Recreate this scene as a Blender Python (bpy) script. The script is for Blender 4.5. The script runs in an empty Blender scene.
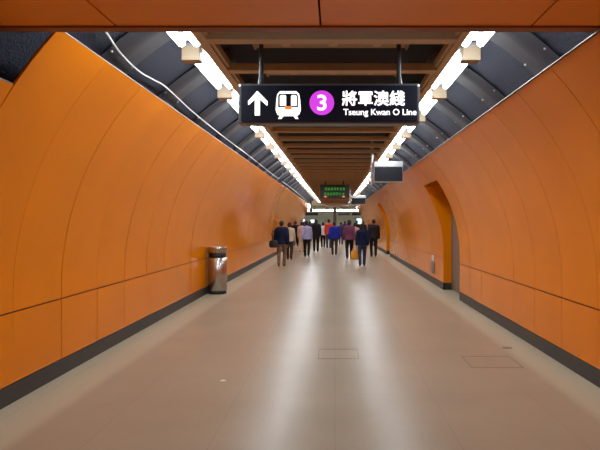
import bpy, bmesh, math, random
from mathutils import Vector, Matrix
random.seed(11)
PI = math.pi
S = bpy.context.scene
C = S.collection
EYE = 1.6            # camera height above the floor
F = 580.0            # focal length in pixels

# ------------------------------------------------------------------ helpers
def link(o, parent=None):
    C.objects.link(o)
    if parent is not None:
        o.parent = parent
    return o

def obj(name, bm, mat, parent=None, smooth=False, kind=None):
    me = bpy.data.meshes.new(name)
    bmesh.ops.recalc_face_normals(bm, faces=bm.faces[:])
    bm.to_mesh(me); bm.free()
    mats = mat if isinstance(mat, (list, tuple)) else [mat]
    for m in mats:
        me.materials.append(m)
    if smooth:
        for p in me.polygons:
            p.use_smooth = True
    o = bpy.data.objects.new(name, me)
    if kind:
        o['kind'] = kind
    return link(o, parent)

def empty(name, loc=(0, 0, 0), rz=0.0):
    o = bpy.data.objects.new(name, None)
    o.location = loc
    o.rotation_euler = (0, 0, rz)
    o.empty_display_size = 0.1
    return link(o)

def tag(o, label, cat, group=None):
    o['label'] = label; o['category'] = cat
    if group:
        o['group'] = group
    return o

def copy_tree(o, parent=None):
    c = o.copy(); C.objects.link(c)
    if parent is not None:
        c.parent = parent
    for ch in list(o.children):
        copy_tree(ch, c)
    return c

def box(bm, x0, x1, y0, y1, z0, z1, bev=0.0, mi=0):
    r = bmesh.ops.create_cube(bm, size=1.0)
    vs = r['verts']
    for v in vs:
        v.co = Vector(((x0+x1)/2 + v.co.x*(x1-x0), (y0+y1)/2 + v.co.y*(y1-y0), (z0+z1)/2 + v.co.z*(z1-z0)))
    fs = set(f for v in vs for f in v.link_faces)
    for f in fs:
        f.material_index = mi
    if bev > 0:
        es = list(set(e for v in vs for e in v.link_edges))
        bmesh.ops.bevel(bm, geom=es, offset=bev, segments=2, affect='EDGES', profile=0.5)

def quad(bm, pts, mi=0):
    f = bm.faces.new([bm.verts.new(p) for p in pts])
    f.material_index = mi
    return f

def rod(bm, a, b, r0, r1=None, seg=12, caps=True):
    a = Vector(a); b = Vector(b); r1 = r0 if r1 is None else r1
    d = b - a
    m = Matrix.Translation((a+b)/2) @ d.to_track_quat('Z', 'Y').to_matrix().to_4x4()
    bmesh.ops.create_cone(bm, cap_ends=caps, segments=seg, radius1=r0, radius2=r1, depth=d.length, matrix=m)

def ball(bm, c, r, sc=(1, 1, 1), sub=2, rot=None):
    m = Matrix.Translation(Vector(c))
    if rot is not None:
        m = m @ rot.to_4x4()
    m = m @ Matrix.Diagonal((sc[0], sc[1], sc[2], 1))
    bmesh.ops.create_icosphere(bm, subdivisions=sub, radius=r, matrix=m)

def capsule(bm, a, b, r0, r1):
    rod(bm, a, b, r0, r1, 14)
    ball(bm, a, r0); ball(bm, b, r1)

def loft(bm, rings, seg=20):
    """closed tube through elliptical rings (centre, rx, ry) lying flat"""
    rs = []
    for (c, rx, ry) in rings:
        rs.append([bm.verts.new((c[0]+rx*math.cos(2*PI*i/seg), c[1]+ry*math.sin(2*PI*i/seg), c[2])) for i in range(seg)])
    for a, b in zip(rs, rs[1:]):
        for i in range(seg):
            bm.faces.new((a[i], a[(i+1) % seg], b[(i+1) % seg], b[i]))
    bm.faces.new(rs[0][::-1]); bm.faces.new(rs[-1])

def lathe(bm, prof, seg=40, c=(0, 0)):
    rs = []
    for r, z in prof:
        rs.append([bm.verts.new((c[0]+r*math.cos(2*PI*i/seg), c[1]+r*math.sin(2*PI*i/seg), z)) for i in range(seg)])
    for a, b in zip(rs, rs[1:]):
        for i in range(seg):
            bm.faces.new((a[i], a[(i+1) % seg], b[(i+1) % seg], b[i]))
    bm.faces.new(rs[0][::-1]); bm.faces.new(rs[-1])

def poly_prism(bm, pts, y0, y1):
    """outline in the x-z plane pushed from y0 to y1"""
    a = [bm.verts.new((p[0], y0, p[1])) for p in pts]
    b = [bm.verts.new((p[0], y1, p[1])) for p in pts]
    bm.faces.new(a); bm.faces.new(b[::-1])
    n = len(pts)
    for i in range(n):
        bm.faces.new((a[i], a[(i+1) % n], b[(i+1) % n], b[i]))

def tube_path(bm, pts, r, seg=8):
    for a, b in zip(pts, pts[1:]):
        rod(bm, a, b, r, r, seg)
    for p in pts[1:-1]:
        ball(bm, p, r, sub=1)

def solidify(bm_src, voxel, smooth_it=4):
    """fuse overlapping solids into one continuous skin"""
    me = bpy.data.meshes.new('tmp')
    bm_src.to_mesh(me); bm_src.free()
    o = bpy.data.objects.new('tmp', me); C.objects.link(o)
    m = o.modifiers.new('r', 'REMESH'); m.mode = 'VOXEL'; m.voxel_size = voxel; m.use_smooth_shade = True
    s = o.modifiers.new('s', 'SMOOTH'); s.factor = 0.5; s.iterations = smooth_it
    dg = bpy.context.evaluated_depsgraph_get(); dg.update()
    out = bpy.data.meshes.new_from_object(o.evaluated_get(dg))
    bpy.data.objects.remove(o); bpy.data.meshes.remove(me)
    for p in out.polygons:
        p.use_smooth = True
    return out

def mesh_obj(name, me, mat, parent):
    me.name = name
    me.materials.clear(); me.materials.append(mat)
    return link(bpy.data.objects.new(name, me), parent)

# ------------------------------------------------------------------ materials
def mat(name, col, rough=0.5, metal=0.0, spec=0.5, emit=None, estr=0.0, noise=None, bump=None, coat=0.0):
    m = bpy.data.materials.new(name); m.use_nodes = True
    nt = m.node_tree; b = nt.nodes['Principled BSDF']
    b.inputs['Base Color'].default_value = (*col, 1)
    b.inputs['Roughness'].default_value = rough
    b.inputs['Metallic'].default_value = metal
    b.inputs['Specular IOR Level'].default_value = spec
    b.inputs['Coat Weight'].default_value = coat
    if emit:
        b.inputs['Emission Color'].default_value = (*emit, 1)
        b.inputs['Emission Strength'].default_value = estr
    tc = nt.nodes.new('ShaderNodeTexCoord')
    if noise:
        sc, amt = noise
        n = nt.nodes.new('ShaderNodeTexNoise'); n.inputs['Scale'].default_value = sc; n.inputs['Detail'].default_value = 4
        nt.links.new(tc.outputs['Object'], n.inputs['Vector'])
        mr = nt.nodes.new('ShaderNodeMapRange')
        mr.inputs['To Min'].default_value = 1-amt; mr.inputs['To Max'].default_value = 1+amt
        mr.inputs['From Min'].default_value = 0.25; mr.inputs['From Max'].default_value = 0.75
        nt.links.new(n.outputs['Fac'], mr.inputs['Value'])
        mx = nt.nodes.new('ShaderNodeVectorMath'); mx.operation = 'SCALE'
        mx.inputs[0].default_value = col
        nt.links.new(mr.outputs['Result'], mx.inputs['Scale'])
        nt.links.new(mx.outputs['Vector'], b.inputs['Base Color'])
    if bump:
        sc, st, dist = bump
        n = nt.nodes.new('ShaderNodeTexNoise'); n.inputs['Scale'].default_value = sc; n.inputs['Detail'].default_value = 3
        nt.links.new(tc.outputs['Object'], n.inputs['Vector'])
        bp = nt.nodes.new('ShaderNodeBump'); bp.inputs['Strength'].default_value = st; bp.inputs['Distance'].default_value = dist
        nt.links.new(n.outputs['Fac'], bp.inputs['Height'])
        nt.links.new(bp.outputs['Normal'], b.inputs['Normal'])
    return m

def emission(name, col, strength):
    m = bpy.data.materials.new(name); m.use_nodes = True
    nt = m.node_tree; nt.nodes.clear()
    e = nt.nodes.new('ShaderNodeEmission'); e.inputs[0].default_value = (*col, 1); e.inputs[1].default_value = strength
    o = nt.nodes.new('ShaderNodeOutputMaterial'); nt.links.new(e.outputs[0], o.inputs[0])
    return m

TUBE = 33.0
M = {}
M['orange'] = mat('orange_enamel', (0.74, 0.212, 0.0005), 0.14, spec=0.24, noise=(1.3, 0.05), bump=(1.4, 0.12, 0.03))
M['orange_back'] = mat('panel_joint', (0.07, 0.014, 0.001), 0.8)
M['soffit'] = mat('soffit_enamel', (0.80, 0.26, 0.012), 0.42, noise=(2, 0.04))
M['soffit_lip'] = mat('soffit_edge_trim', (0.22, 0.06, 0.02), 0.5)
M['skirting'] = mat('grey_skirting', (0.026, 0.025, 0.024), 0.5, noise=(6, 0.1))
M['edge'] = mat('aluminium_edge', (0.28, 0.22, 0.18), 0.4, metal=0.3)
M['lining'] = mat('dark_blue_lining', (0.015, 0.0185, 0.035), 0.75, noise=(30, 0.25), bump=(45, 0.6, 0.02))
M['plate'] = mat('grey_cover_plate', (0.040, 0.042, 0.050), 0.5, noise=(8, 0.08))
M['screw'] = mat('bright_screw', (0.75, 0.75, 0.75), 0.3, metal=0.8)
M['wood'] = mat('tan_ceiling_slat', (0.36, 0.27, 0.165), 0.5, noise=(7, 0.08))
M['wood_pale'] = mat('pale_ceiling_rail', (0.50, 0.39, 0.25), 0.5, noise=(7, 0.06))
M['panel'] = mat('brown_ceiling_panel', (0.33, 0.235, 0.14), 0.6, noise=(9, 0.1))
M['white_paint'] = mat('white_enamel', (0.75, 0.75, 0.75), 0.4)
M['batten'] = mat('grey_batten_tray', (0.30, 0.30, 0.32), 0.5)
M['tube'] = emission('fluorescent_tube', (0.90, 0.95, 1.0), TUBE)
M['cable'] = mat('white_conduit', (0.85, 0.85, 0.85), 0.45)
M['steel'] = mat('brushed_steel', (0.46, 0.42, 0.38), 0.25, metal=0.9, noise=(40, 0.05))
M['dark_steel'] = mat('dark_hanger_metal', (0.05, 0.05, 0.055), 0.4, metal=0.5)
M['black'] = mat('black_plastic', (0.012, 0.012, 0.014), 0.45)
M['screen'] = mat('unlit_screen_glass', (0.006, 0.008, 0.014), 0.45, spec=0.25)
M['silver'] = mat('silver_casing', (0.55, 0.55, 0.55), 0.35, metal=0.6)
M['sign_face'] = mat('navy_sign_face', (0.010, 0.014, 0.030), 0.35, spec=0.3)
M['sign_case'] = mat('sign_casing', (0.12, 0.13, 0.15), 0.4, metal=0.3)
M['lit_white'] = mat('backlit_white', (0.9, 0.9, 0.9), 0.5, emit=(1, 1, 1), estr=1.5)
M['lit_purple'] = mat('backlit_purple', (0.5, 0.03, 0.55), 0.5, emit=(0.62, 0.055, 0.78), estr=0.95)
M['lit_orange'] = mat('backlit_orange', (0.8, 0.2, 0.03), 0.5, emit=(1.0, 0.25, 0.06), estr=0.8)
M['led_green'] = emission('green_led', (0.10, 0.75, 0.06), 0.55)
M['led_red'] = emission('red_led', (1.0, 0.25, 0.10), 1.2)
M['door'] = mat('grey_brown_door', (0.16, 0.12, 0.09), 0.45, noise=(3, 0.06))
M['paper'] = mat('white_paper', (0.8, 0.8, 0.78), 0.7)
M['grey_plate'] = mat('grey_access_plate', (0.22, 0.20, 0.19), 0.5)
M['hatch'] = mat('hatch_joint', (0.21, 0.17, 0.12), 0.6)
M['beige'] = mat('beige_fascia', (0.50, 0.38, 0.27), 0.5, noise=(2, 0.05))
M['conc_wall'] = mat('grey_green_wall', (0.50, 0.52, 0.44), 0.35, noise=(1.5, 0.12))
M['conc_ceiling'] = mat('pale_ceiling', (0.55, 0.48, 0.40), 0.6)
M['pillar'] = mat('brown_grey_pillar', (0.16, 0.13, 0.115), 0.4)
M['bar'] = emission('concourse_light', (1.0, 0.97, 0.92), 26.0)
M['advert'] = emission('lit_advert', (0.70, 0.92, 1.0), 1.9)

def floor_material():
    m = bpy.data.materials.new('polished_terrazzo'); m.use_nodes = True
    nt = m.node_tree; b = nt.nodes['Principled BSDF']; N = nt.nodes.new; L = nt.links.new
    tc = N('ShaderNodeTexCoord')
    sep = N('ShaderNodeSeparateXYZ'); L(tc.outputs['Object'], sep.inputs[0])
    # pale greenish border band along both walls
    ax = N('ShaderNodeMath'); ax.operation = 'ADD'; ax.inputs[1].default_value = 0.09; L(sep.outputs['X'], ax.inputs[0])
    ab = N('ShaderNodeMath'); ab.operation = 'ABSOLUTE'; L(ax.outputs[0], ab.inputs[0])
    band = N('ShaderNodeMapRange'); band.inputs['From Min'].default_value = 2.18; band.inputs['From Max'].default_value = 2.30
    L(ab.outputs[0], band.inputs['Value'])
    n1 = N('ShaderNodeTexNoise'); n1.inputs['Scale'].default_value = 60; n1.inputs['Detail'].default_value = 3; L(tc.outputs['Object'], n1.inputs['Vector'])
    n2 = N('ShaderNodeTexNoise'); n2.inputs['Scale'].default_value = 0.9; n2.inputs['Detail'].default_value = 4; L(tc.outputs['Object'], n2.inputs['Vector'])
    cr = N('ShaderNodeValToRGB')
    cr.color_ramp.elements[0].color = (0.30, 0.255, 0.178, 1); cr.color_ramp.elements[0].position = 0.25
    cr.color_ramp.elements[1].color = (0.39, 0.34, 0.245, 1); cr.color_ramp.elements[1].position = 0.75
    ad = N('ShaderNodeMath'); ad.operation = 'MULTIPLY_ADD'; ad.inputs[1].default_value = 0.35
    L(n1.outputs['Fac'], ad.inputs[0])
    sc2 = N('ShaderNodeMath'); sc2.operation = 'MULTIPLY'; sc2.inputs[1].default_value = 0.65; L(n2.outputs['Fac'], sc2.inputs[0])
    L(sc2.outputs[0], ad.inputs[2]); L(ad.outputs[0], cr.inputs['Fac'])
    mix = N('ShaderNodeMix'); mix.data_type = 'RGBA'
    L(band.outputs[0], mix.inputs[0]); L(cr.outputs['Color'], mix.inputs[6]); mix.inputs[7].default_value = (0.45, 0.435, 0.315, 1)
    # large slab joints
    br = N('ShaderNodeTexBrick'); br.offset = 0.0
    br.inputs['Color1'].default_value = (1, 1, 1, 1); br.inputs['Color2'].default_value = (0.97, 0.97, 0.97, 1); br.inputs['Mortar'].default_value = (0.80, 0.80, 0.80, 1)
    br.inputs['Scale'].default_value = 1.0; br.inputs['Mortar Size'].default_value = 0.003
    br.inputs['Brick Width'].default_value = 0.9; br.inputs['Row Height'].default_value = 1.8
    L(tc.outputs['Object'], br.inputs['Vector'])
    mul = N('ShaderNodeMix'); mul.data_type = 'RGBA'; mul.blend_type = 'MULTIPLY'; mul.inputs[0].default_value = 1
    L(mix.outputs[2], mul.inputs[6]); L(br.outputs['Color'], mul.inputs[7])
    L(mul.outputs[2], b.inputs['Base Color'])
    rr = N('ShaderNodeMapRange'); rr.inputs['To Min'].default_value = 0.282; rr.inputs['To Max'].default_value = 0.305
    L(n2.outputs['Fac'], rr.inputs['Value']); L(rr.outputs[0], b.inputs['Roughness'])
    b.inputs['Specular IOR Level'].default_value = 0.135
    return m
M['floor'] = floor_material()

# ------------------------------------------------------------------ setting: profiles
END = 50.0           # where the passage meets the concourse
NEAR = -4.0
SEAM_L, SEAM_R = 0.80, 0.745     # height of the horizontal joint
SK = 0.165                        # skirting height

def prof_left(h):
    """wall x at height h (left side)"""
    Y = h-EYE
    if Y < -0.7:
        return -2.86
    return 0.22-math.sqrt(3.08**2-(Y+0.7)**2)

def prof_right(h):
    """wall x at height h (right side)"""
    Y = h-EYE
    if Y < -0.7:
        return 2.56
    return -0.26+math.sqrt(2.82**2-(Y+0.7)**2)

TOP_R = 2.87
TOP = 3.02           # height of the orange panels

def wall_panels(bm, prof, side, y0, y1, h0, h1, n, gap=0.0045, jit=0.0025):
    """one pressed panel: a bent sheet with returned edges"""
    a = random.uniform(-jit, jit); b = random.uniform(-jit, jit)
    E = [(y0+gap, a, 0.02), (y0+gap, a, 0), (y1-gap, b, 0), (y1-gap, b, 0.02)]
    for e0, e1 in zip(E, E[1:]):
        cols = []
        for (yy, off, dep) in (e0, e1):
            cols.append([bm.verts.new((prof(h0+0.006+(h1-h0-0.012)*i/n)+side*dep+off, yy, h0+0.006+(h1-h0-0.012)*i/n)) for i in range(n+1)])
        for i in range(n):
            f = bm.faces.new((cols[0][i], cols[1][i], cols[1][i+1], cols[0][i+1])); f.smooth = True

def backing(bm, prof, side, y0, y1, h0, h1, n, mi, dep=0.021):
    p = None
    for i in range(n+1):
        h = h0+(h1-h0)*i/n
        q = (bm.verts.new((prof(h)+side*dep, y0, h)), bm.verts.new((prof(h)+side*dep, y1, h)))
        if p:
            f = bm.faces.new((p[0], p[1], q[1], q[0])); f.material_index = mi; f.smooth = True
        p = q

# left wall
bm = bmesh.new()
ys = [4.24+0.91*k for k in range(-9, 52)]
ys = [y for y in ys if y < END-0.3]+[END]
NEAR_TOP = 2.607
for y0, y1 in zip(ys, ys[1:]):
    top = NEAR_TOP if y1 < 4.3 else TOP
    wall_panels(bm, prof_left, -1, y0, y1, SK, SEAM_L, 1)
    wall_panels(bm, prof_left, -1, y0, y1, SEAM_L, top, 18)
backing(bm, prof_left, -1, ys[0], END, 0.0, NEAR_TOP, 18, 1)
backing(bm, prof_left, -1, 4.24, END, NEAR_TOP, TOP, 8, 1)
obj('wall_left', bm, [M['orange'], M['orange_back']], kind='structure')

bm = bmesh.new()
box(bm, -2.90, -2.852, ys[0], END, 0.0, SK)
obj('baseboard_left', bm, M['skirting'], kind='structure')

def top_edge(prof, side, y0, y1, h):
    bm = bmesh.new()
    x = prof(h)
    box(bm, min(x-0.008, x+side*0.03), max(x-0.008, x+side*0.03), y0, y1, h, h+0.007)
    return bm
obj('trim_1', top_edge(prof_left, -1, 4.24, END, TOP), M['edge'], kind='structure')
obj('trim_2', top_edge(prof_left, -1, NEAR, 4.24, NEAR_TOP), M['edge'], kind='structure')

# right wall with two door recesses
PR = 0.893
yr = [5.65+PR*k for k in range(-11, 60)]
yr = [y for y in yr if y < END-0.3]+[END]
REC = [(5.65+PR*7, 5.65+PR*9), (5.65+PR*24, 5.65+PR*26)]
REC_H, REC_X = 2.455, 2.765
def in_rec(y):
    return any(a-0.01 < y < b+0.01 for a, b in REC)
bm = bmesh.new()
for y0, y1 in zip(yr, yr[1:]):
    ym = (y0+y1)/2
    if in_rec(ym):
        wall_panels(bm, prof_right, 1, y0, y1, REC_H, TOP_R, 8)
        backing(bm, prof_right, 1, y0, y1, REC_H, TOP_R, 8, 1)
    else:
        wall_panels(bm, prof_right, 1, y0, y1, SK, SEAM_R, 1)
        wall_panels(bm, prof_right, 1, y0, y1, SEAM_R, TOP_R, 18)
        backing(bm, prof_right, 1, y0, y1, 0, TOP_R, 22, 1)
for a, b in REC:
    for yy in (a, b):          # side reveals
        n = 16
        for i in range(n):
            h0 = SK+(REC_H-SK)*i/n; h1 = SK+(REC_H-SK)*(i+1)/n
            quad(bm, [(prof_right(h0), yy, h0), (REC_X, yy, h0), (REC_X, yy, h1), (prof_right(h1), yy, h1)])
    quad(bm, [(prof_right(REC_H), a, REC_H), (REC_X, a, REC_H), (REC_X, b, REC_H), (prof_right(REC_H), b, REC_H)])
    quad(bm, [(REC_X+0.03, a-.1, 0), (REC_X+0.03, b+.1, 0), (REC_X+0.03, b+.1, REC_H+.1), (REC_X+0.03, a-.1, REC_H+.1)], 1)
obj('wall_right', bm, [M['orange'], M['orange_back']], kind='structure')

bm = bmesh.new()
edges = [yr[0]]+[v for r in REC for v in r]+[END]
for a, b in zip(edges[::2], edges[1::2]):
    box(bm, 2.552, 2.60, a, b, 0, SK)
for a, b in REC:
    box(bm, 2.56, REC_X, a-0.03, a, 0, SK); box(bm, 2.56, REC_X, b, b+0.03, 0, SK)
obj('baseboard_right', bm, M['skirting'], kind='structure')
obj('trim_3', top_edge(prof_right, 1, NEAR, END, TOP_R), M['edge'], kind='structure')

# service doors in the recesses
for n, (a, b) in enumerate(REC):
    r = empty('door_%d' % (n+1), (REC_X, (a+b)/2, 0)); r['kind'] = 'structure'
    w = (b-a)/2
    bm = bmesh.new()
    box(bm, -0.012, 0.02, -w+0.06, w-0.06, 0.01, REC_H-0.06, 0.004)
    obj('door_leaf', bm, M['door'], r)
    bm = bmesh.new()
    box(bm, -0.02, 0.025, -w, -w+0.055, 0, REC_H); box(bm, -0.02, 0.025, w-0.055, w, 0, REC_H); box(bm, -0.02, 0.025, -w+.055, w-.055, REC_H-0.055, REC_H)
    obj('door_frame', bm, M['door'], r)
    bm = bmesh.new()
    box(bm, -0.02, -0.012, -w+0.30, -w+0.36, 0.95, 1.12, 0.003)
    rod(bm, (-0.02, -w+0.33, 1.04), (-0.06, -w+0.33, 1.04), 0.011); rod(bm, (-0.06, -w+0.32, 1.04), (-0.06, -w+0.46, 1.04), 0.010)
    obj('door_handle', bm, M['steel'], r)

# floor
bm = bmesh.new()
quad(bm, [(-14, NEAR-2, 0), (14, NEAR-2, 0), (14, 66, 0), (-14, 66, 0)])
obj('floor', bm, M['floor'], kind='structure')
# floor hatch outlines
def hatch(x0, x1, y0, y1, t=0.008):
    bm = bmesh.new()
    for q in ((x0, x1, y0, y0+t*1.6), (x0, x1, y1-t*1.6, y1), (x0, x0+t, y0+t*1.6, y1-t*1.6), (x1-t, x1, y0+t*1.6, y1-t*1.6)):
        box(bm, q[0], q[1], q[2], q[3], 0.0005, 0.0025)
    return bm
o = obj('floor_hatch', hatch(1.50, 2.07, 6.36, 6.90), M['hatch'])
tag(o, 'square floor access cover outline near the right wall', 'floor hatch')
o = obj('floor_hatch', hatch(-0.20, 0.28, 6.78, 7.3, 0.006), M['hatch'])
tag(o, 'faint floor access cover outline in the middle of the passage', 'floor hatch')
t = empty('floor_drain', (2.19, 7.37, 0))
tag(t, 'small round dark drain cover in floor by right wall', 'drain')
bm = bmesh.new(); lathe(bm, [(0.055, 0.0005), (0.055, 0.003), (0.05, 0.004)], 24); obj('cover', bm, M['hatch'], t)
bm = bmesh.new()
lathe(bm, [(0.068, 0.0005), (0.068, 0.0022), (0.062, 0.003)], 24); obj('rim', bm, M['grey_plate'], t)
bm = bmesh.new()
v = [bm.verts.new(p) for p in ((-0.03, -0.02, 0.001), (0.02, -0.03, 0.004), (0.035, 0.015, 0.001), (-0.01, 0.03, 0.006))]
bm.faces.new(v); f = bmesh.ops.extrude_face_region(bm, geom=bm.faces[:])
bmesh.ops.translate(bm, verts=[g for g in f['geom'] if isinstance(g, bmesh.types.BMVert)], vec=(0, 0, 0.002))
o = obj('paper_scrap', bm, M['paper']); o.location = (-1.13, 5.84, 0)
tag(o, 'tiny white scrap lying on the tan floor', 'litter')

# ------------------------------------------------------------------ ceiling
def vault_mesh(bm, R, y0, y1, a0, a1, n, cx=-0.05, cz=EYE-0.7, mi=0, thick=0.0, ny=1):
    rows = []
    for i in range(n+1):
        a = a0+(a1-a0)*i/n
        rows.append([bm.verts.new((cx+R*math.cos(a), y0+(y1-y0)*k/ny, cz+R*math.sin(a))) for k in range(ny+1)])
    for p, q in zip(rows, rows[1:]):
        for k in range(ny):
            f = bm.faces.new((p[k], p[k+1], q[k+1], q[k])); f.material_index = mi; f.smooth = True
    if thick:
        bmesh.ops.recalc_face_normals(bm, faces=bm.faces[:])
        bmesh.ops.solidify(bm, geom=bm.faces[:], thickness=thick)

RV = 3.14
bm = bmesh.new()
vault_mesh(bm, RV, NEAR, END, math.radians(8), math.radians(172), 64)
ceil = obj('ceiling', bm, M['lining'], kind='structure')
# grey cover plates on both flanks of the lining
PITCH = 1.75
def plates(side):
    a0, a1 = (math.radians(138), math.radians(114)) if side < 0 else (math.radians(43), math.radians(66))
    proto = None
    k = 0
    while 5.45+PITCH*k < END-1:
        y = 5.45+PITCH*k
        if proto is None:
            bm = bmesh.new(); vault_mesh(bm, RV-0.016, 0, 0.66, a0, a1, 8, thick=0.012)
            proto = obj('cover_plate', bm, M['plate'], ceil); p = proto
            bm = bmesh.new()
            for aa in (a0*0.74+a1*0.26, a0*0.1+a1*0.9):
                for yy in (0.05, 0.61):
                    c = Vector((-0.05+(RV-0.032)*math.cos(aa), yy, EYE-0.7+(RV-0.032)*math.sin(aa)))
                    ball(bm, c, 0.014)
            obj('screw', bm, M['screw'], p)
        else:
            p = copy_tree(proto, ceil)
        p.location.y = y
        k += 1
plates(-1); plates(1)

ZC = EYE+1.66        # underside of the slatted ceiling
XL0, XL1, XR0, XR1 = -1.262, -1.175, 1.115, 1.187
for x0, x1 in ((XL0, XL1), (XR0, XR1)):
    bm = bmesh.new()
    box(bm, x0, x1, 4.2, END, ZC, ZC+0.10, 0)
    s = 1 if x0 > 0 else -1
    xi = x1 if s < 0 else x0
    box(bm, min(xi, xi-s*0.03), max(xi, xi-s*0.03), 4.2, END, ZC+0.03, ZC+0.10)
    obj('side_rail', bm, M['wood_pale'], ceil)
proto = None
BP = 1.075
for k in range(41):
    y = 5.26+BP*k
    if y > END-0.5:
        break
    if proto is None:
        bm = bmesh.new()
        box(bm, XL1, XR0, 0, 0.035, -0.005, 0.075, 0.004)
        box(bm, XL1, XR0, 0.035, 0.17, 0.005, 0.03)
        proto = b = obj('cross_beam', bm, M['wood_pale'], ceil)
        bm = bmesh.new()
        box(bm, -0.80, 0.72, 0.17, 0.52, 0.075, 0.09, 0)
        for xx in (-0.80, 0.70):
            box(bm, xx, xx+0.02, 0.17, 0.52, 0.055, 0.075)
        obj('ceiling_board', bm, M['panel'], b)
        bm = bmesh.new()
        for xx in (-0.48, -0.02, 0.41):
            m = Matrix.Translation((xx, 0.42, 0.0725)); bmesh.ops.create_cone(bm, cap_ends=True, segments=18, radius1=0.045, radius2=0.045, depth=0.006, matrix=m)
        obj('downlight_rim', bm, M['wood_pale'], b)
    else:
        b = copy_tree(proto, ceil)
    b.location = (0, y, ZC)

# orange soffit above the camera
SOF = EYE+1.295
SY = 3.83; SN = 2.3
bm = bmesh.new()
xs = [-2.32, -1.45, -0.095, 1.30, 2.22]
for a, b in zip(xs, xs[1:]):
    box(bm, a+0.006, b-0.006, SN, SY, SOF, SOF+0.03, 0.004)
box(bm, xs[0], xs[-1], SN, SY-0.01, SOF+0.031, SOF+0.05, mi=1)
obj('trim_4', bm, [M['soffit'], M['orange_back']], kind='structure')
bm = bmesh.new()
box(bm, -2.32, 2.22, SY, SY+0.05, SOF-0.012, SOF+0.20)
box(bm, -2.32, 2.22, SY+0.055, SY+0.10, SOF-0.008, SOF+0.03)
obj('trim_5', bm, M['soffit_lip'], kind='structure')

# ------------------------------------------------------------------ fluorescent battens
ORD = ['first', 'second', 'third', 'fourth', 'fifth', 'sixth', 'seventh', 'eighth', 'ninth', 'tenth', 'eleventh', 'twelfth', 'thirteenth', 'fourteenth', 'fifteenth',
       'sixteenth', 'seventeenth', 'eighteenth', 'nineteenth', 'twentieth', 'twenty-first', 'twenty-second', 'twenty-third', 'twenty-fourth', 'twenty-fifth', 'twenty-sixth', 'twenty-seventh']
def batten(side):
    """1.6 m batten; x grows away from the passage axis before mirroring"""
    r = empty('ceiling_light')
    def B(x0, x1, *a, **k):
        return (min(side*x0, side*x1), max(side*x0, side*x1))+a
    bm = bmesh.new()
    box(bm, *B(-0.125, 0.125, 0.0, 1.60, 0.055, 0.095), bev=0.006)
    obj('housing', bm, M['batten'], r)
    for xx in (-0.072, 0.072):
        bm = bmesh.new(); rod(bm, (side*xx, 0.24, 0.018), (side*xx, 1.54, 0.018), 0.036, seg=10)
        obj('tube', bm, M['tube'], r)
    bm = bmesh.new(); box(bm, *B(-0.05, 0.128, 0.0, 0.15, -0.085, 0.055), bev=0.006)
    obj('end_bracket', bm, M['wood'], r)
    return r
for side, xc, nm in ((-1, -1.39, 'left'), (1, 1.313, 'right')):
    proto = None
    for k in range(26):
        y = 3.98+PITCH*k
        if y+1.6 > END:
            break
        if proto is None:
            proto = o = batten(side)
            unseen_lights = [copy_tree(proto) for _ in range(2)]  # unseen lamps added behind the soffit to light the near panels
            for q, oo in enumerate(unseen_lights):
                oo.location = (xc, 0.30-PITCH*q, EYE+1.685)
                tag(oo, 'added unseen fluorescent light of the %s row before the orange soffit, %s from it' % (nm, ORD[q]), 'ceiling light', 'fluorescent lights in the %s ceiling row' % nm)
        else:
            o = copy_tree(proto)
        o.location = (xc, y, EYE+1.685)
        tag(o, 'bright fluorescent light in the %s ceiling row, %s from the orange soffit' % (nm, ORD[k]), 'ceiling light', 'fluorescent lights in the %s ceiling row' % nm)

# white conduit clipped to the left lining
def on_lining(ang, y, r=RV-0.05):
    a = math.radians(ang)
    return Vector((-0.05+r*math.cos(a), y, EYE-0.7+r*math.sin(a)))
def lining_at(px, py):
    """where the sight line through a picture point meets the lining"""
    kx, kz = (px-335)/F, (222-py)/F
    cx, cz, R = -0.05, EYE-0.7, RV-0.085
    A = kx*kx+kz*kz; Bq = -2*kx*cx+2*kz*(EYE-cz); Cq = cx*cx+(EYE-cz)**2-R*R
    t = (-Bq+math.sqrt(Bq*Bq-4*A*Cq))/(2*A)
    return Vector((kx*t, t, EYE+kz*t))
def smooth_path(pts, n=8):
    out = []
    for i in range(len(pts)-1):
        p0 = pts[max(i-1, 0)]; p1 = pts[i]; p2 = pts[i+1]; p3 = pts[min(i+2, len(pts)-1)]
        for k in range(n):
            t = k/n
            out.append(0.5*((2*p1)+(-p0+p2)*t+(2*p0-5*p1+4*p2-p3)*t*t+(-p0+3*p1-3*p2+p3)*t**3))
    out.append(pts[-1])
    return out
bm = bmesh.new()
tube_path(bm, smooth_path([lining_at(*p) for p in ((103, 26), (108, 35), (122, 55), (140, 72), (154, 80), (167, 88), (193, 112), (224, 137), (252, 158), (277, 177.5), (281, 176), (283, 173))], 6), 0.0095)
tag(obj('conduit', bm, M['cable']), 'long white cable running along the dark lining above the left wall', 'cable')
bm = bmesh.new()
tube_path(bm, smooth_path([lining_at(*p) for p in ((283, 182), (290, 187), (300, 195), (306, 200))], 4), 0.016)
tag(obj('conduit', bm, M['cable']), 'short far white cable on the dark lining near the concourse', 'cable')

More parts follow.
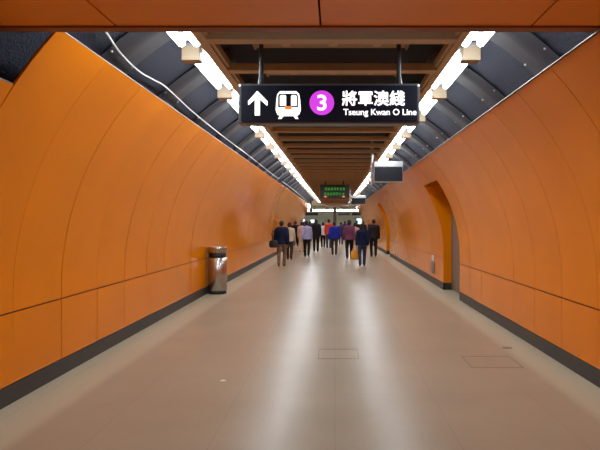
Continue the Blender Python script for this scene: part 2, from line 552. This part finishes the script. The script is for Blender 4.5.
# ------------------------------------------------------------------ hanging direction sign
def text_mesh(name, body, size, m, parent, x, z, y, bold=0.0, align='LEFT', width=None, faux=0.0):
    cu = bpy.data.curves.new(name, 'FONT')
    cu.body = body; cu.size = size; cu.offset = bold; cu.extrude = 0.002
    cu.align_x = align; cu.align_y = 'BOTTOM_BASELINE'
    to = bpy.data.objects.new('tmp_text', cu); C.objects.link(to)
    dg = bpy.context.evaluated_depsgraph_get(); dg.update()
    me = bpy.data.meshes.new_from_object(to.evaluated_get(dg))
    bpy.data.objects.remove(to)
    if width and len(me.vertices):
        x0 = min(v.co.x for v in me.vertices); x1 = max(v.co.x for v in me.vertices)
        k = width/(x1-x0)
        for v in me.vertices:
            v.co.x = (v.co.x-x0)*k
    if faux:          # heavier strokes: the glyphs overlaid with themselves, nudged
        b2 = bmesh.new()
        for i, (dx, dz) in enumerate(((0, 0), (faux, 0), (-faux, 0), (0, faux), (0, -faux))):
            m2 = me.copy(); m2.transform(Matrix.Translation((dx, dz, 0.0002*i))); b2.from_mesh(m2); bpy.data.meshes.remove(m2)
        b2.to_mesh(me); b2.free()
    me.transform(Matrix.Translation((x, y, z)) @ Matrix.Rotation(PI/2, 4, 'X'))
    return mesh_obj(name, me, m, parent)

SD = 5.5
s = F/SD
def sx(px): return (px-335)/s
def sz(py): return EYE+(222-py)/s
sg = empty('direction_sign', (0, SD, 0))
tag(sg, 'hanging dark sign with up arrow, train symbol, purple 3 and Chinese lettering', 'sign')
bm = bmesh.new()
box(bm, sx(238), sx(420), 0.02, 0.20, sz(123.2), sz(83), 0.008)
obj('casing', bm, M['sign_case'], sg)
bm = bmesh.new()
box(bm, sx(241), sx(417.5), 0.008, 0.021, sz(121.3), sz(85.3))
obj('face', bm, M['sign_face'], sg)
bm = bmesh.new()
for px in (239.6, 418.8):
    ball(bm, (sx(px), 0.012, sz(85.2)), 0.010)
obj('glowing_corner_screw', bm, M['lit_white'], sg)  # glow put into the screw material for bright corner dots
for px in (260, 400):
    bm = bmesh.new()
    rod(bm, (sx(px), 0.10, sz(83)), (sx(px), 0.10, ZC+0.30), 0.022, seg=14)
    rod(bm, (sx(px), 0.10, sz(83)), (sx(px), 0.10, sz(76)), 0.034, 0.026, seg=14)
    obj('hanger', bm, M['dark_steel'], sg)
# zoomed-crop coordinates of the sign (6-times scale)
def qx(v): return sx(235+v/5.714)
def qz(v): return sz(75+v/5.714)
bm = bmesh.new()
arrow = [(127, 90), (186, 150), (184, 176), (142, 138), (142, 230), (113, 230), (113, 138), (76, 172), (74, 150)]
poly_prism(bm, [(qx(a), qz(b)) for a, b in arrow], 0.003, 0.009)
obj('arrow', bm, M['lit_white'], sg)
def rrect(x0, x1, z0, z1, r_top, r_bot, n=6):
    """outline in crop pixels, clockwise, y down"""
    out = []
    for cx, cy, r, a0 in ((x1-r_top, z0+r_top, r_top, -90), (x1-r_bot, z1-r_bot, r_bot, 0), (x0+r_bot, z1-r_bot, r_bot, 90), (x0+r_top, z0+r_top, r_top, 180)):
        for i in range(n+1):
            a = math.radians(a0+90*i/n)
            out.append((cx+r*math.cos(a), cy+r*math.sin(a)))
    return [(qx(a), qz(b)) for a, b in out]
bm = bmesh.new()
body = [(258, 92), (350, 92), (366, 108), (372, 140), (376, 200), (366, 226), (352, 232), (362, 250), (346, 250), (334, 234), (276, 234), (264, 250), (246, 250), (256, 232), (242, 226), (232, 200), (236, 140), (242, 108)]
poly_prism(bm, [(qx(a), qz(b)) for a, b in body], 0.003, 0.009)
obj('train_symbol', bm, M['lit_white'], sg)
bm = bmesh.new()
poly_prism(bm, rrect(246, 360, 106, 184, 16, 4), 0.0015, 0.0035)
pc = obj('train_windscreen', bm, M['sign_face'], sg)
bm = bmesh.new()
poly_prism(bm, rrect(256, 292, 114, 176, 10, 2), 0.0, 0.002)
poly_prism(bm, rrect(320, 352, 114, 176, 10, 2), 0.0, 0.002)
obj('train_window', bm, M['lit_white'], sg)
bm = bmesh.new()
poly_prism(bm, rrect(284, 324, 178, 197, 3, 9), 0.0, 0.0022)
obj('train_lamp', bm, M['lit_orange'], sg)
bm = bmesh.new()
ccx, ccz = qx(496), qz(158)
poly_prism(bm, [(ccx+0.1165*math.cos(-a*PI/24), ccz+0.1165*math.sin(-a*PI/24)) for a in range(48)], 0.003, 0.009)
obj('purple_disc', bm, M['lit_purple'], sg)
text_mesh('exit_number', '3', 0.205, M['lit_white'], sg, qx(470), qz(200), 0.001, 0.003, width=(sx(326.4)-sx(317.2)))
def ux(v): return sx(340+v/7.143)
def uz(v): return sz(80+v/7.143)
text_mesh('chinese_lettering', '將軍澳綫', 0.150, M['lit_white'], sg, ux(16), uz(172), 0.004, 0.0, faux=0.0028, width=ux(462)-ux(16))
text_mesh('english_lettering', 'Tseung Kwan O Line', 0.082, M['lit_white'], sg, ux(24), uz(249), 0.004, 0.0008, width=ux(546)-ux(24))

# ------------------------------------------------------------------ hanging monitors (right) and LED board
def monitor(label, x0, x1, h0, h1, y, pole_x):
    r = empty('hanging_monitor', (0, y, 0)); tag(r, label, 'monitor', 'dark monitors hung over the right side')
    bm = bmesh.new(); box(bm, x0, x1, 0.03, 0.26, h0, h1, 0.012); obj('casing', bm, M['silver'], r)
    bm = bmesh.new(); box(bm, x0+0.02, x1-0.02, 0.015, 0.03, h0+0.02, h1-0.14); obj('screen', bm, M['screen'], r)
    bm = bmesh.new(); box(bm, x0+0.005, x1-0.005, 0.008, 0.032, h1-0.13, h1-0.012, 0.004); obj('top_band', bm, M['silver'], r)
    bm = bmesh.new(); rod(bm, (pole_x, 0.15, h0-0.05), (pole_x, 0.15, ZC+0.3), 0.035, seg=12); box(bm, min(pole_x, x0), x0+0.03, 0.12, 0.18, h1-0.30, h1-0.25)
    obj('hanger_pole', bm, M['silver'], r)
    return r
monitor('dark hanging monitor with pale top band, the larger one nearer the sign', 0.935, 1.65, EYE+0.965, EYE+1.47, 14.0, 0.90)
monitor('small dark monitor hanging beyond the larger one, near the concourse', 0.80, 1.55, EYE+0.88, EYE+1.34, 29.0, 0.76)

LD = 24.0
lf = F/LD
def lx(px): return (px-335)/lf
def lz(py): return EYE+(222-py)/lf
r = empty('led_board', (0, LD, 0)); tag(r, 'black display board with green glowing text lines hanging from ceiling', 'display')
bm = bmesh.new(); box(bm, lx(320), lx(349.5), 0.02, 0.20, lz(198.3), lz(184.5), 0.01); obj('casing', bm, M['black'], r)
bm = bmesh.new(); rnd = random.Random(5)
for row, (za, zb, xa, xb) in enumerate(((190.3, 187.6, 324.6, 344.5), (195.3, 192.6, 324, 344.0))):
    x = lx(xa); h0, h1 = lz(za), lz(zb); w = (h1-h0)
    while x < lx(xb):
        for j in range(3):
            hh = h0+(h1-h0)*(0.08+0.36*j)
            if rnd.random() < 0.85:
                a = x+w*rnd.uniform(0, 0.2); box(bm, a, x+w*rnd.uniform(0.62, 0.9), 0.010, 0.019, hh, hh+w*0.13)
        for j in range(2):
            a = x+w*rnd.uniform(0.05+0.4*j, 0.3+0.4*j); box(bm, a, a+w*0.12, 0.012, 0.019, h0, h1*1.0)
        x += w*1.12
obj('green_text', bm, M['led_green'], r)
bm = bmesh.new()
for px in (325.4, 343.6):
    box(bm, lx(px-1.3), lx(px+1.3), 0.010, 0.019, lz(197.2), lz(196.0))
obj('red_light', bm, M['led_red'], r)
for px in (325.5, 343.5):
    bm = bmesh.new(); rod(bm, (lx(px), 0.11, lz(184.6)), (lx(px), 0.11, ZC+0.12), 0.03); obj('hanger', bm, M['dark_steel'], r)

# small camera on a ceiling pole, far left
cy = 38.0
def fx(px): return (px-335)/F*cy
def fz(py): return EYE+(222-py)/F*cy
r = empty('security_camera', (fx(311), cy, 0)); tag(r, 'small dark security camera on a ceiling pole near the left light row', 'camera')
bm = bmesh.new(); rod(bm, (0, 0, fz(209)), (0, 0, ZC+0.3), 0.035); obj('pole', bm, M['black'], r)
bm = bmesh.new(); box(bm, -0.10, 0.10, -0.22, 0.20, fz(211.3), fz(208.6), 0.02); obj('body', bm, M['black'], r)
bm = bmesh.new(); rod(bm, (0, -0.22, fz(210)), (0, -0.26, fz(210)), 0.045); obj('lens', bm, M['screen'], r)

# ------------------------------------------------------------------ litter bin
r = empty('litter_bin', (-2.635, 13.0, 0)); tag(r, 'stainless steel cylindrical litter bin standing against the left wall', 'bin')
bm = bmesh.new(); lathe(bm, [(0.20, 0.0), (0.20, 0.07), (0.19, 0.075)], 40); obj('base', bm, M['black'], r, True)
bm = bmesh.new(); lathe(bm, [(0.205, 0.07), (0.212, 0.075), (0.212, 0.80), (0.205, 0.805)], 48); obj('body', bm, M['steel'], r, True)
bm = bmesh.new(); lathe(bm, [(0.195, 0.80), (0.195, 0.92)], 40); obj('opening_band', bm, M['black'], r, True)
bm = bmesh.new(); lathe(bm, [(0.205, 0.91), (0.214, 0.915), (0.214, 1.035), (0.205, 1.05), (0.13, 1.052), (0.125, 1.03), (0.02, 1.03)], 48); obj('ashtray_lid', bm, M['steel'], r, True)
for o in r.children:
    for p in o.data.polygons:
        p.use_smooth = len(p.vertices) == 4 and abs(p.normal.z) < 0.3

# small plate low on the right wall beyond the door recess
r = empty('wall_plate', (prof_right(0.5), 15.1, 0)); tag(r, 'small grey access plate with white notice low on the right wall', 'wall plate')
bm = bmesh.new(); box(bm, -0.03, -0.004, -0.2, 0.2, 0.27, 0.58, 0.005); obj('plate', bm, M['grey_plate'], r)
bm = bmesh.new(); box(bm, -0.026, -0.004, -0.11, 0.11, 0.585, 0.74, 0.002); obj('notice', bm, M['paper'], r)

# ------------------------------------------------------------------ far concourse
def cxp(px, y): return (px-335)/F*y
def czp(py, y): return EYE+(222-py)/F*y
bm = bmesh.new()
# portal header: dips in the middle
hy = END
pts = [(-3.2, EYE+2.5), (-3.2, EYE+1.42), (-2.2, EYE+1.42)]
for i in range(13):
    t = i/12; pts.append((-1.6+3.1*t, EYE+1.42-0.14*math.sin(PI*t)))
pts += [(2.1, EYE+1.42), (3.2, EYE+1.42), (3.2, EYE+2.5)]
poly_prism(bm, pts, hy, hy+0.4)
obj('wall_header', bm, M['beige'], kind='structure')
bm = bmesh.new()
box(bm, -14, -2.86, END, END+0.3, 0, 4.2); box(bm, 2.56, 14, END, END+0.3, 0, 4.2)
obj('wall_front', bm, M['beige'], kind='structure')
bm = bmesh.new(); box(bm, -14, 14, 64, 64.2, 0, 4.2); obj('wall_far', bm, M['conc_wall'], kind='structure')
bm = bmesh.new(); box(bm, -14, -13.8, END, 64, 0, 4.2); box(bm, 13.8, 14, END, 64, 0, 4.2); obj('wall_side', bm, M['conc_wall'], kind='structure')
bm = bmesh.new(); box(bm, -14, 14, END+0.4, 64, 3.25, 3.4); obj('ceiling_concourse', bm, M['conc_ceiling'], kind='structure')
bm = bmesh.new(); box(bm, -4, 4, NEAR-0.2, NEAR, 0, 4.2); obj('wall_back', bm, M['orange'], kind='structure')
# lit bars
BY = 54.0
for a, b, w in ((305, 333.3, 'left'), (336.4, 363, 'right')):
    r = empty('light_bar', (0, BY, 0)); tag(r, 'long white light bar over the concourse on the %s of the pillar' % w, 'ceiling light', 'light bars over the concourse')
    bm = bmesh.new(); box(bm, cxp(a, BY), cxp(b, BY), 0, 0.25, czp(210.9, BY), czp(209.5, BY), 0.01); obj('diffuser', bm, M['bar'], r)
    bm = bmesh.new(); box(bm, cxp(a, BY), cxp(b, BY), 0.02, 0.23, czp(209.5, BY), czp(209.0, BY)); obj('housing', bm, M['pillar'], r)
    for q in (0.2, 0.8):
        bm = bmesh.new()
        xx = cxp(a, BY)*(1-q)+cxp(b, BY)*q
        rod(bm, (xx, 0.12, czp(208.4, BY)), (xx, 0.12, 3.27), 0.03)
        obj('hanger', bm, M['dark_steel'], r)
for x, wh in ((-9.5, 'outermost on the left'), (-5.0, 'inner one on the left'), (5.0, 'inner one on the right'), (9.5, 'outermost on the right')):  # lamps added out of view to brighten the concourse
    r = empty('concourse_fill_light', (x, 57, 3.2)); tag(r, 'added hidden fill light over the far concourse, %s' % wh, 'ceiling light', 'added concourse fill lights')
    bm = bmesh.new(); box(bm, -1.5, 1.5, -0.25, 0.25, -0.03, 0.0, 0.01); obj('diffuser', bm, M['bar'], r)
    bm = bmesh.new(); box(bm, -1.55, 1.55, -0.3, 0.3, 0.0, 0.05); obj('housing', bm, M['white_paint'], r)
# pillar and dark overhead signs
bm = bmesh.new(); box(bm, cxp(333.4, 53), cxp(336.4, 53), 53, 53.28, 0, 3.25, 0.02); obj('pillar', bm, M['pillar'], kind='structure')
for a, b, y, w in ((303, 318, 52, 'left of the pillar'), (352, 364, 52, 'farther right of the pillar'), (338, 350, 58, 'just right of the pillar')):
    r = empty('overhead_sign', (0, y, 0)); tag(r, 'dark overhead concourse sign hung below the light bars, %s' % w, 'sign', 'dark overhead signs in the concourse')
    bm = bmesh.new(); box(bm, cxp(a, y), cxp(b, y), 0, 0.2, czp(215.4, y), czp(212.7, y), 0.015); obj('panel', bm, M['black'], r)
    for q in (0.25, 0.75):
        bm = bmesh.new()
        xx = cxp(a, y)*(1-q)+cxp(b, y)*q; rod(bm, (xx, 0.1, czp(212.8, y)), (xx, 0.1, 3.27), 0.025)
        obj('hanger', bm, M['dark_steel'], r)
# lit adverts on the far wall
AY = 63.9
for a, b, t0, t1, w in ((301, 305, 219.2, 222.5, 'leftmost'), (310.5, 314.5, 219.6, 222.8, 'second from the left'), (356.5, 361.5, 218.5, 224, 'second from the right'), (364.5, 368.5, 218.8, 223.5, 'rightmost')):
    r = empty('light_box', (0, AY, 0)); tag(r, 'small glowing pale advert on the far wall, %s of the four' % w, 'light box', 'lit adverts on the far wall')
    bm = bmesh.new(); box(bm, cxp(a, AY), cxp(b, AY), -0.06, -0.045, czp(t1, AY), czp(t0, AY)); obj('poster_face', bm, M['advert'], r)
    bm = bmesh.new(); box(bm, cxp(a, AY)-0.06, cxp(b, AY)+0.06, -0.045, 0.09, czp(t1, AY)-0.06, czp(t0, AY)+0.06, 0.01); obj('casing', bm, M['black'], r)

# ------------------------------------------------------------------ people
SKIN = mat('skin', (0.42, 0.24, 0.16), 0.55)
HAIR = mat('black_hair', (0.008, 0.006, 0.006), 0.7)
def cloth(name, c, rough=0.85):
    return mat(name, c, rough, spec=0.2, noise=(14, 0.12))
SHOE = mat('black_shoe', (0.012, 0.011, 0.011), 0.4)
EYEW = mat('eye_white', (0.8, 0.8, 0.78), 0.3)

def person(label, px, py, top, legs, H=1.68, heading=0.0, step=0.24, lead=1, coat=0.0, hair='short', swing=0.7, build=1.0, long_hem=False,
           bent=(0.0, 0.0), voxel=0.011, shoe=None, depth=None):
    """walking away from the camera: local +y is forward; (px, py) is where the feet meet the floor in the photo"""
    y = F*EYE/(py-222) if depth is None else depth
    r = empty('person', ((px-335)/F*y, y, 0), heading)
    tag(r, label, 'person', 'people walking along the passage')
    k = H/1.70
    V = lambda a, b, c: Vector((a*k, b*k, c*k))
    hipz = 0.885-0.10*step
    hips = {s: V(0.088*s*build, 0, hipz) for s in (-1, 1)}
    ankle = {lead: V(0.085*lead, step, 0.085), -lead: V(-0.085*lead, -step*0.95, 0.085+0.22*step)}
    knee = {}
    for s in (-1, 1):
        mid = (hips[s]+ankle[s])/2
        d = (hips[s]-ankle[s]).length
        L = 0.415*k
        q = math.sqrt(max(L*L-(d/2)**2, 0.0003))
        knee[s] = mid+Vector((0.01*s, min(q, 0.12*k)+0.01, 0.0))
    sh = {s: V(0.172*s*build, 0.0, 1.372) for s in (-1, 1)}
    elbow, wrist = {}, {}
    for i, s in enumerate((-1, 1)):
        a = -swing*step*1.1 if s == lead else swing*step*1.1
        bd = bent[i]
        elbow[s] = sh[s]+V(0.040*s, a*0.9-0.03, -0.285)
        wrist[s] = elbow[s]+V(0.012*s*(1-bd), a*0.6+0.05+0.20*bd, -0.245+0.20*bd)
    def torso(bm, e, hem=None, topz=1.44):
        b = build
        rings = [(hipz-0.075, .155, .105, 0), (hipz, .172, .118, -.008), (hipz+0.10, .158, .108, 0), (1.08, .142, .098, .005), (1.20, .158, .108, .004), (1.32, .172, .112, 0), (1.385, .150, .096, -.005), (1.43, .104, .076, -.008), (1.455, .066, .062, -.006)]
        if hem is not None:
            rings = [(hem, .168, .118, 0)]+[q for q in rings if q[0] > hem+0.02]
        loft(bm, [(V(0, q[3], q[0]), (q[1]*b)*k+e, q[2]*k+e) for q in rings if q[0] <= topz+0.02])
    # ---- body
    bm = bmesh.new()
    torso(bm, 0.0)
    hc = V(0, 0.025, 1.585)
    rod(bm, V(0, -0.012, 1.42), V(0, 0.012, 1.53), 0.058*k, 0.054*k, 16)
    ball(bm, hc+V(0, -0.006, 0.012), 0.1*k, (0.77, 0.95, 1.04), 3)
    ball(bm, hc+V(0, 0.025, -0.05), 0.07*k, (0.86, 0.95, 1.0), 3)
    capsule(bm, hc+V(0, 0.088, 0.005), hc+V(0, 0.108, -0.028), 0.009*k, 0.014*k)       # nose
    ball(bm, hc+V(0, 0.086, -0.060), 0.018*k, (1.3, 0.6, 0.5))                           # lips
    for s in (-1, 1):
        ball(bm, hc+V(0.079*s, 0.0, -0.012), 0.030*k, (0.35, 0.62, 1.0))                # ears
        capsule(bm, sh[s], elbow[s], 0.052*k, 0.041*k)
        capsule(bm, elbow[s], wrist[s], 0.041*k, 0.028*k)
        capsule(bm, V(0.11*s, 0, 1.39), sh[s], 0.060*k, 0.055*k)
        capsule(bm, hips[s], knee[s], 0.088*k, 0.058*k)
        capsule(bm, knee[s], ankle[s], 0.055*k, 0.040*k)
        ball(bm, knee[s]*0.62+ankle[s]*0.38+V(0, -0.022, 0), 0.056*k, (0.9, 0.9, 1.6))
        tilt = 0.0 if s == lead else 0.22*step
        capsule(bm, ankle[s]+V(0, -0.03, -0.035), ankle[s]+V(0.012*s, 0.13, -0.05-tilt), 0.036*k, 0.026*k)
        # hand: palm, four unequal bent fingers and a thumb
        d = (wrist[s]-elbow[s]).normalized()
        f = Vector((0, 1, 0)); f = (f-d*f.dot(d)).normalized()
        n = d.cross(f).normalized()*(-s if d.cross(f).x*s > 0 else s)
        n = n if n.x*s < 0 else -n          # palm faces the thigh
        pc = wrist[s]+d*0.048*k
        rot = Matrix((f, n, d)).transposed()
        ball(bm, pc, 0.045*k, (0.92, 0.36, 1.08), 2, rot)
        for j, L in enumerate((0.070, 0.080, 0.074, 0.058)):
            b0 = wrist[s]+d*0.082*k+f*(0.030-0.020*j)*k
            b1 = b0+(d*0.92+n*0.30)*L*0.5*k
            b2 = b1+(d*0.70+n*0.72)*L*0.5*k
            capsule(bm, b0, b1, 0.0095*k, 0.0088*k); capsule(bm, b1, b2, 0.0088*k, 0.0075*k)
        t0 = wrist[s]+d*0.03*k+f*0.026*k
        t1 = t0+(f*0.62+d*0.72+n*0.25)*0.042*k
        t2 = t1+(f*0.15+d*0.90+n*0.40)*0.032*k
        capsule(bm, t0, t1, 0.0125*k, 0.0105*k); capsule(bm, t1, t2, 0.0105*k, 0.009*k)
    mesh_obj('body', solidify(bm, voxel*0.8, 3), SKIN, r)
    for s in (-1, 1):
        bm = bmesh.new(); ball(bm, hc+V(0.032*s, 0.083, 0.012), 0.012*k); obj('eye', bm, EYEW, r, True)
    # ---- top
    bm = bmesh.new()
    e = 0.014+coat
    torso(bm, e, hem=(hipz-0.16 if long_hem else hipz-0.03))
    rod(bm, V(0, -0.010, 1.425), V(0, 0.0, 1.475), 0.072*k, 0.068*k, 18)
    for s in (-1, 1):
        capsule(bm, V(0.09*s, 0, 1.385), sh[s], 0.068*k+coat, 0.062*k+coat)
        capsule(bm, sh[s], elbow[s], 0.062*k+coat, 0.052*k+coat)
        capsule(bm, elbow[s], elbow[s].lerp(wrist[s], 0.92), 0.052*k+coat, 0.040*k+coat*0.8)
    mesh_obj('jacket' if coat > 0.008 else 'shirt', solidify(bm, voxel, 5), top, r)
    # ---- trousers
    bm = bmesh.new()
    loft(bm, [(V(0, 0, hipz-0.085), .150*build*k, .112*k), (V(0, -.008, hipz-0.02), .183*build*k, .130*k), (V(0, 0, hipz+0.09), .166*build*k, .118*k), (V(0, 0, hipz+0.14), .155*build*k, .108*k)])
    for s in (-1, 1):
        capsule(bm, hips[s]+V(0, -0.012, -0.02), knee[s], 0.100*k, 0.074*k)
        capsule(bm, knee[s], ankle[s]+V(0, -0.01, 0.0), 0.073*k, 0.060*k)
        ball(bm, knee[s]*0.62+ankle[s]*0.38+V(0, -0.022, 0), 0.072*k, (0.9, 0.9, 1.6))
    mesh_obj('trousers', solidify(bm, voxel, 4), legs, r)
    # ---- shoes
    for s in (-1, 1):
        tilt = 0.0 if s == lead else 0.22*step
        bm = bmesh.new()
        a = ankle[s]
        capsule(bm, a+V(0, -0.045, -0.047), a+V(0.012*s, 0.12, -0.052-tilt), 0.038*k, 0.033*k)
        capsule(bm, a+V(0.012*s, 0.12, -0.052-tilt), a+V(0.016*s, 0.165, -0.055-tilt), 0.036*k, 0.028*k)
        me = solidify(bm, voxel*0.8, 2)
        zmin = min(v.co.z for v in me.vertices)
        floor_z = 0.001
        for v in me.vertices:
            if v.co.z < floor_z:
                v.co.z = floor_z
        if tilt == 0.0 or True:
            lift = min(v.co.z for v in me.vertices)-floor_z
            for v in me.vertices:
                v.co.z -= lift
        mesh_obj('shoe', me, shoe or SHOE, r)
    # ---- hair
    bm = bmesh.new()
    ball(bm, hc+V(0, -0.022, 0.024), 0.110*k, (0.83, 0.93, 1.0), 3)
    if hair == 'long':
        capsule(bm, hc+V(0, -0.055, -0.02), hc+V(0, -0.075, -0.17), 0.075*k, 0.062*k)
        capsule(bm, hc+V(-0.05, -0.03, -0.02), hc+V(-0.05, -0.06, -0.16), 0.045*k, 0.035*k)
        capsule(bm, hc+V(0.05, -0.03, -0.02), hc+V(0.05, -0.06, -0.16), 0.045*k, 0.035*k)
    elif hair == 'bob':
        ball(bm, hc+V(0, -0.035, -0.035), 0.105*k, (0.92, 0.72, 0.95), 3)
    else:
        ball(bm, hc+V(0, -0.045, -0.03), 0.080*k, (0.90, 0.75, 0.85), 3)
    me = solidify(bm, voxel*0.9, 3)
    for v in me.vertices:      # keep the face clear below the fringe
        d = v.co-hc
        lim = 0.045*k if d.z < 0.05*k else 0.092*k
        if d.y > lim:
            v.co.y = hc.y+lim
    mesh_obj('hair', me, HAIR, r)
    r['_h'] = 0
    del r['_h']
    W = Matrix.Translation(r.location) @ Matrix.Rotation(heading, 4, 'Z')
    return {'root': r, 'hand': {s: W @ (wrist[s]+(wrist[s]-elbow[s]).normalized()*0.10*k) for s in (-1, 1)}, 'W': W, 'k': k, 'hipz': hipz*k, 'sh': {s: W @ sh[s] for s in (-1, 1)}, 'palm': {s: W @ wrist[s] for s in (-1, 1)}}

navy = cloth('navy_cloth', (0.006, 0.011, 0.042)); khaki = cloth('khaki_cloth', (0.17, 0.12, 0.085)); blackc = cloth('black_cloth', (0.010, 0.010, 0.013))
lavender = cloth('lavender_cloth', (0.36, 0.38, 0.62)); pink = cloth('pale_pink_cloth', (0.60, 0.42, 0.40)); white = cloth('white_cloth', (0.72, 0.68, 0.70))
red = cloth('red_cloth', (0.55, 0.06, 0.03)); denim = cloth('denim_cloth', (0.035, 0.050, 0.11)); royal = cloth('royal_blue_cloth', (0.014, 0.024, 0.27))
plum = cloth('plum_cloth', (0.15, 0.05, 0.105)); peach = cloth('peach_cloth', (0.62, 0.40, 0.26)); suit = cloth('charcoal_suit_cloth', (0.016, 0.015, 0.022))
darkbrown = cloth('dark_brown_cloth', (0.05, 0.035, 0.03)); beigec = cloth('beige_cloth', (0.55, 0.48, 0.38)); darkpurple = cloth('dark_purple_cloth', (0.05, 0.03, 0.09))
P = {}
P['a'] = person('person in navy jacket and khaki trousers nearest the left wall, black shoulder bag', 281.5, 266.5, navy, khaki, 1.64, 0.0, 0.12, 1, 0.026, 'short', 0.5, 1.08)
P['b'] = person('person in a pale beige top mostly hidden behind the navy jacket', 289.5, 258.5, beigec, darkbrown, 1.58, 0.0, 0.16, -1, 0.005, 'bob', depth=24.5)
P['c'] = person('person all in black walking beyond the lavender shirt, left side', 295.5, 250.5, blackc, blackc, 1.66, 0.0, 0.18, 1, 0.02)
P['d'] = person('person in lavender shirt and black trousers', 306.8, 257, lavender, blackc, 1.64, 0.0, 0.17, -1, 0.006, 'short', 0.6)
P['e'] = person('person in pale pink top just behind the lavender shirt', 301.8, 250, pink, beigec, 1.62, 0.0, 0.15, 1, 0.004, 'bob', depth=31)
P['f'] = person('tall person in long black coat, between lavender shirt and white shirt', 316, 252, blackc, blackc, 1.74, 0.0, 0.14, 1, 0.03, 'long', 0.4, 1.0, True)
P['g'] = person('person in white shirt and black trousers, small and far off', 323, 247.6, white, blackc, 1.58, 0.0, 0.16, -1, 0.004, 'bob')
P['h'] = person('person in red top and blue jeans behind the royal blue jacket', 328.8, 248.5, red, denim, 1.76, 0.0, 0.18, 1, 0.008)
P['i'] = person('person in royal blue jacket and dark trousers, middle of the passage', 334.3, 255.3, royal, darkbrown, 1.60, 0.0, 0.14, -1, 0.032, 'short', 0.5, 1.1)
P['j'] = person('person in dark purple clothes beyond the royal blue jacket', 341, 245, darkpurple, denim, 1.58, 0.0, 0.15, 1, 0.01)
P['k'] = person('person in plum shirt and black trousers', 349.3, 259.5, plum, blackc, 1.70, 0.0, 0.15, 1, 0.008, 'bob', 0.5)
P['l'] = person('person in peach top between the plum shirt and blue jeans', 355, 252, peach, peach, 1.56, 0.0, 0.14, -1, 0.004, 'short', depth=29)
P['m'] = person('person in dark navy top and blue jeans carrying a yellow bag', 362.2, 266, navy, denim, 1.54, 0.0, 0.12, 1, 0.012, 'long', 0.35, 1.02)
P['n'] = person('person in charcoal suit nearest the right wall', 373.6, 257, suit, suit, 1.72, 0.0, 0.13, -1, 0.024, 'short', 0.4, 1.06)
for i, (px, dep, tm, lm, lab, hh) in enumerate(((304, 45, blackc, blackc, 'far person in black clothes at the concourse mouth, beyond the lavender shirt', 'short'),
                                (345, 47, darkpurple, blackc, 'far person in dark purple and black at the concourse mouth', 'bob'),
                                (357, 44, suit, blackc, 'far person in charcoal seen above the peach top', 'short'),
                                (363.5, 46, navy, blackc, 'far person in navy seen beside the charcoal suit', 'short'),
                                (310, 48, darkbrown, blackc, 'far person in brown at the concourse mouth near the black coat', 'long'),
                                (305.5, 50.5, lavender, denim, 'far person in pale blue close to the left wall end', 'short'))):
    person(lab, px, 0, tm, lm, 1.64+0.03*(i % 3), 0.0, 0.16, 1 if i % 2 else -1, 0.012, hh, voxel=0.014, depth=dep)

# ------------------------------------------------------------------ bags
bagblack = mat('black_bag_cloth', (0.010, 0.010, 0.012), 0.6); bagyellow = mat('yellow_bag_plastic', (0.75, 0.34, 0.02), 0.45); bagbeige = mat('beige_bag_cloth', (0.50, 0.42, 0.30), 0.7)
def bag(name, label, w, d, h, m, loc, rz=0.0, strap=None, loop=0.12):
    r = empty(name, loc, rz); tag(r, label, 'bag')
    bm = bmesh.new()
    loft(bm, [((0, 0, z), a*w/2, a*d/2) for z, a in ((-h, 0.82), (-h+0.02, 0.95), (-h*0.6, 1.05), (-h*0.25, 0.98), (-0.03, 0.86), (0, 0.70))], 24)
    obj('bag_body', bm, m, r, True)
    bm = bmesh.new()
    if strap is None:
        for yy in (-d*0.25, d*0.25):
            pts = [Vector((w*0.28*math.cos(PI*i/10), yy*(1-math.sin(PI*i/10)), loop*math.sin(PI*i/10))) for i in range(11)]
            tube_path(bm, pts, 0.008)
    else:
        tube_path(bm, [Vector(p) for p in strap], 0.014)
    obj('bag_handle' if strap is None else 'bag_strap', bm, m, r)
    return r
a = P['a']
base = a['sh'][-1]
bl = a['root'].location+Vector((-0.27, -0.19, 0.95))
shp = a['sh'][-1]+Vector((0.03, -0.0, 0.10))-bl
bag('shoulder_bag', 'black shoulder bag hanging at the hip of the navy jacket person', 0.30, 0.13, 0.26, bagblack, bl, 0.0,
    strap=[(-0.02, -0.06, -0.02), tuple(Vector((-0.05, -0.10, 0.25))), tuple(shp+Vector((-0.02, -0.09, -0.02))), tuple(shp), tuple(shp+Vector((-0.02, 0.09, -0.02))), (-0.05, 0.10, 0.25), (-0.02, 0.06, -0.02)])
h = P['m']['hand'][-1]
bag('carrier_bag', 'yellow carrier bag held by the person in blue jeans', 0.30, 0.13, 0.33, bagyellow, (h.x-0.055, h.y-0.03, h.z-0.115), 0.2)
h = P['b']['hand'][1]
bag('handbag', 'beige bag held by the person in the pale beige top', 0.26, 0.12, 0.24, bagbeige, (h.x, h.y, h.z-0.10), 0.0)

# ------------------------------------------------------------------ camera, world, view
cam = bpy.data.cameras.new('camera'); co = link(bpy.data.objects.new('camera', cam))
cam.sensor_fit = 'HORIZONTAL'; cam.sensor_width = 36.0; cam.lens = F/600*36.0
cam.shift_x = -35/600; cam.shift_y = -3/600
cam.clip_end = 300
co.location = (0, 0, EYE); co.rotation_euler = (PI/2, 0, 0)
S.camera = co
w = bpy.data.worlds.new('world'); S.world = w; w.use_nodes = True
w.node_tree.nodes['Background'].inputs[0].default_value = (0.5, 0.5, 0.5, 1)
w.node_tree.nodes['Background'].inputs[1].default_value = 0.02
S.view_settings.view_transform = 'Standard'; S.view_settings.look = 'None'
S.view_settings.gamma = 1.0; S.view_settings.use_curve_mapping = False
S.view_settings.exposure = -0.12
S.cycles.sample_clamp_indirect = 2.0
S.cycles.caustics_reflective = False
S.cycles.blur_glossy = 0.5
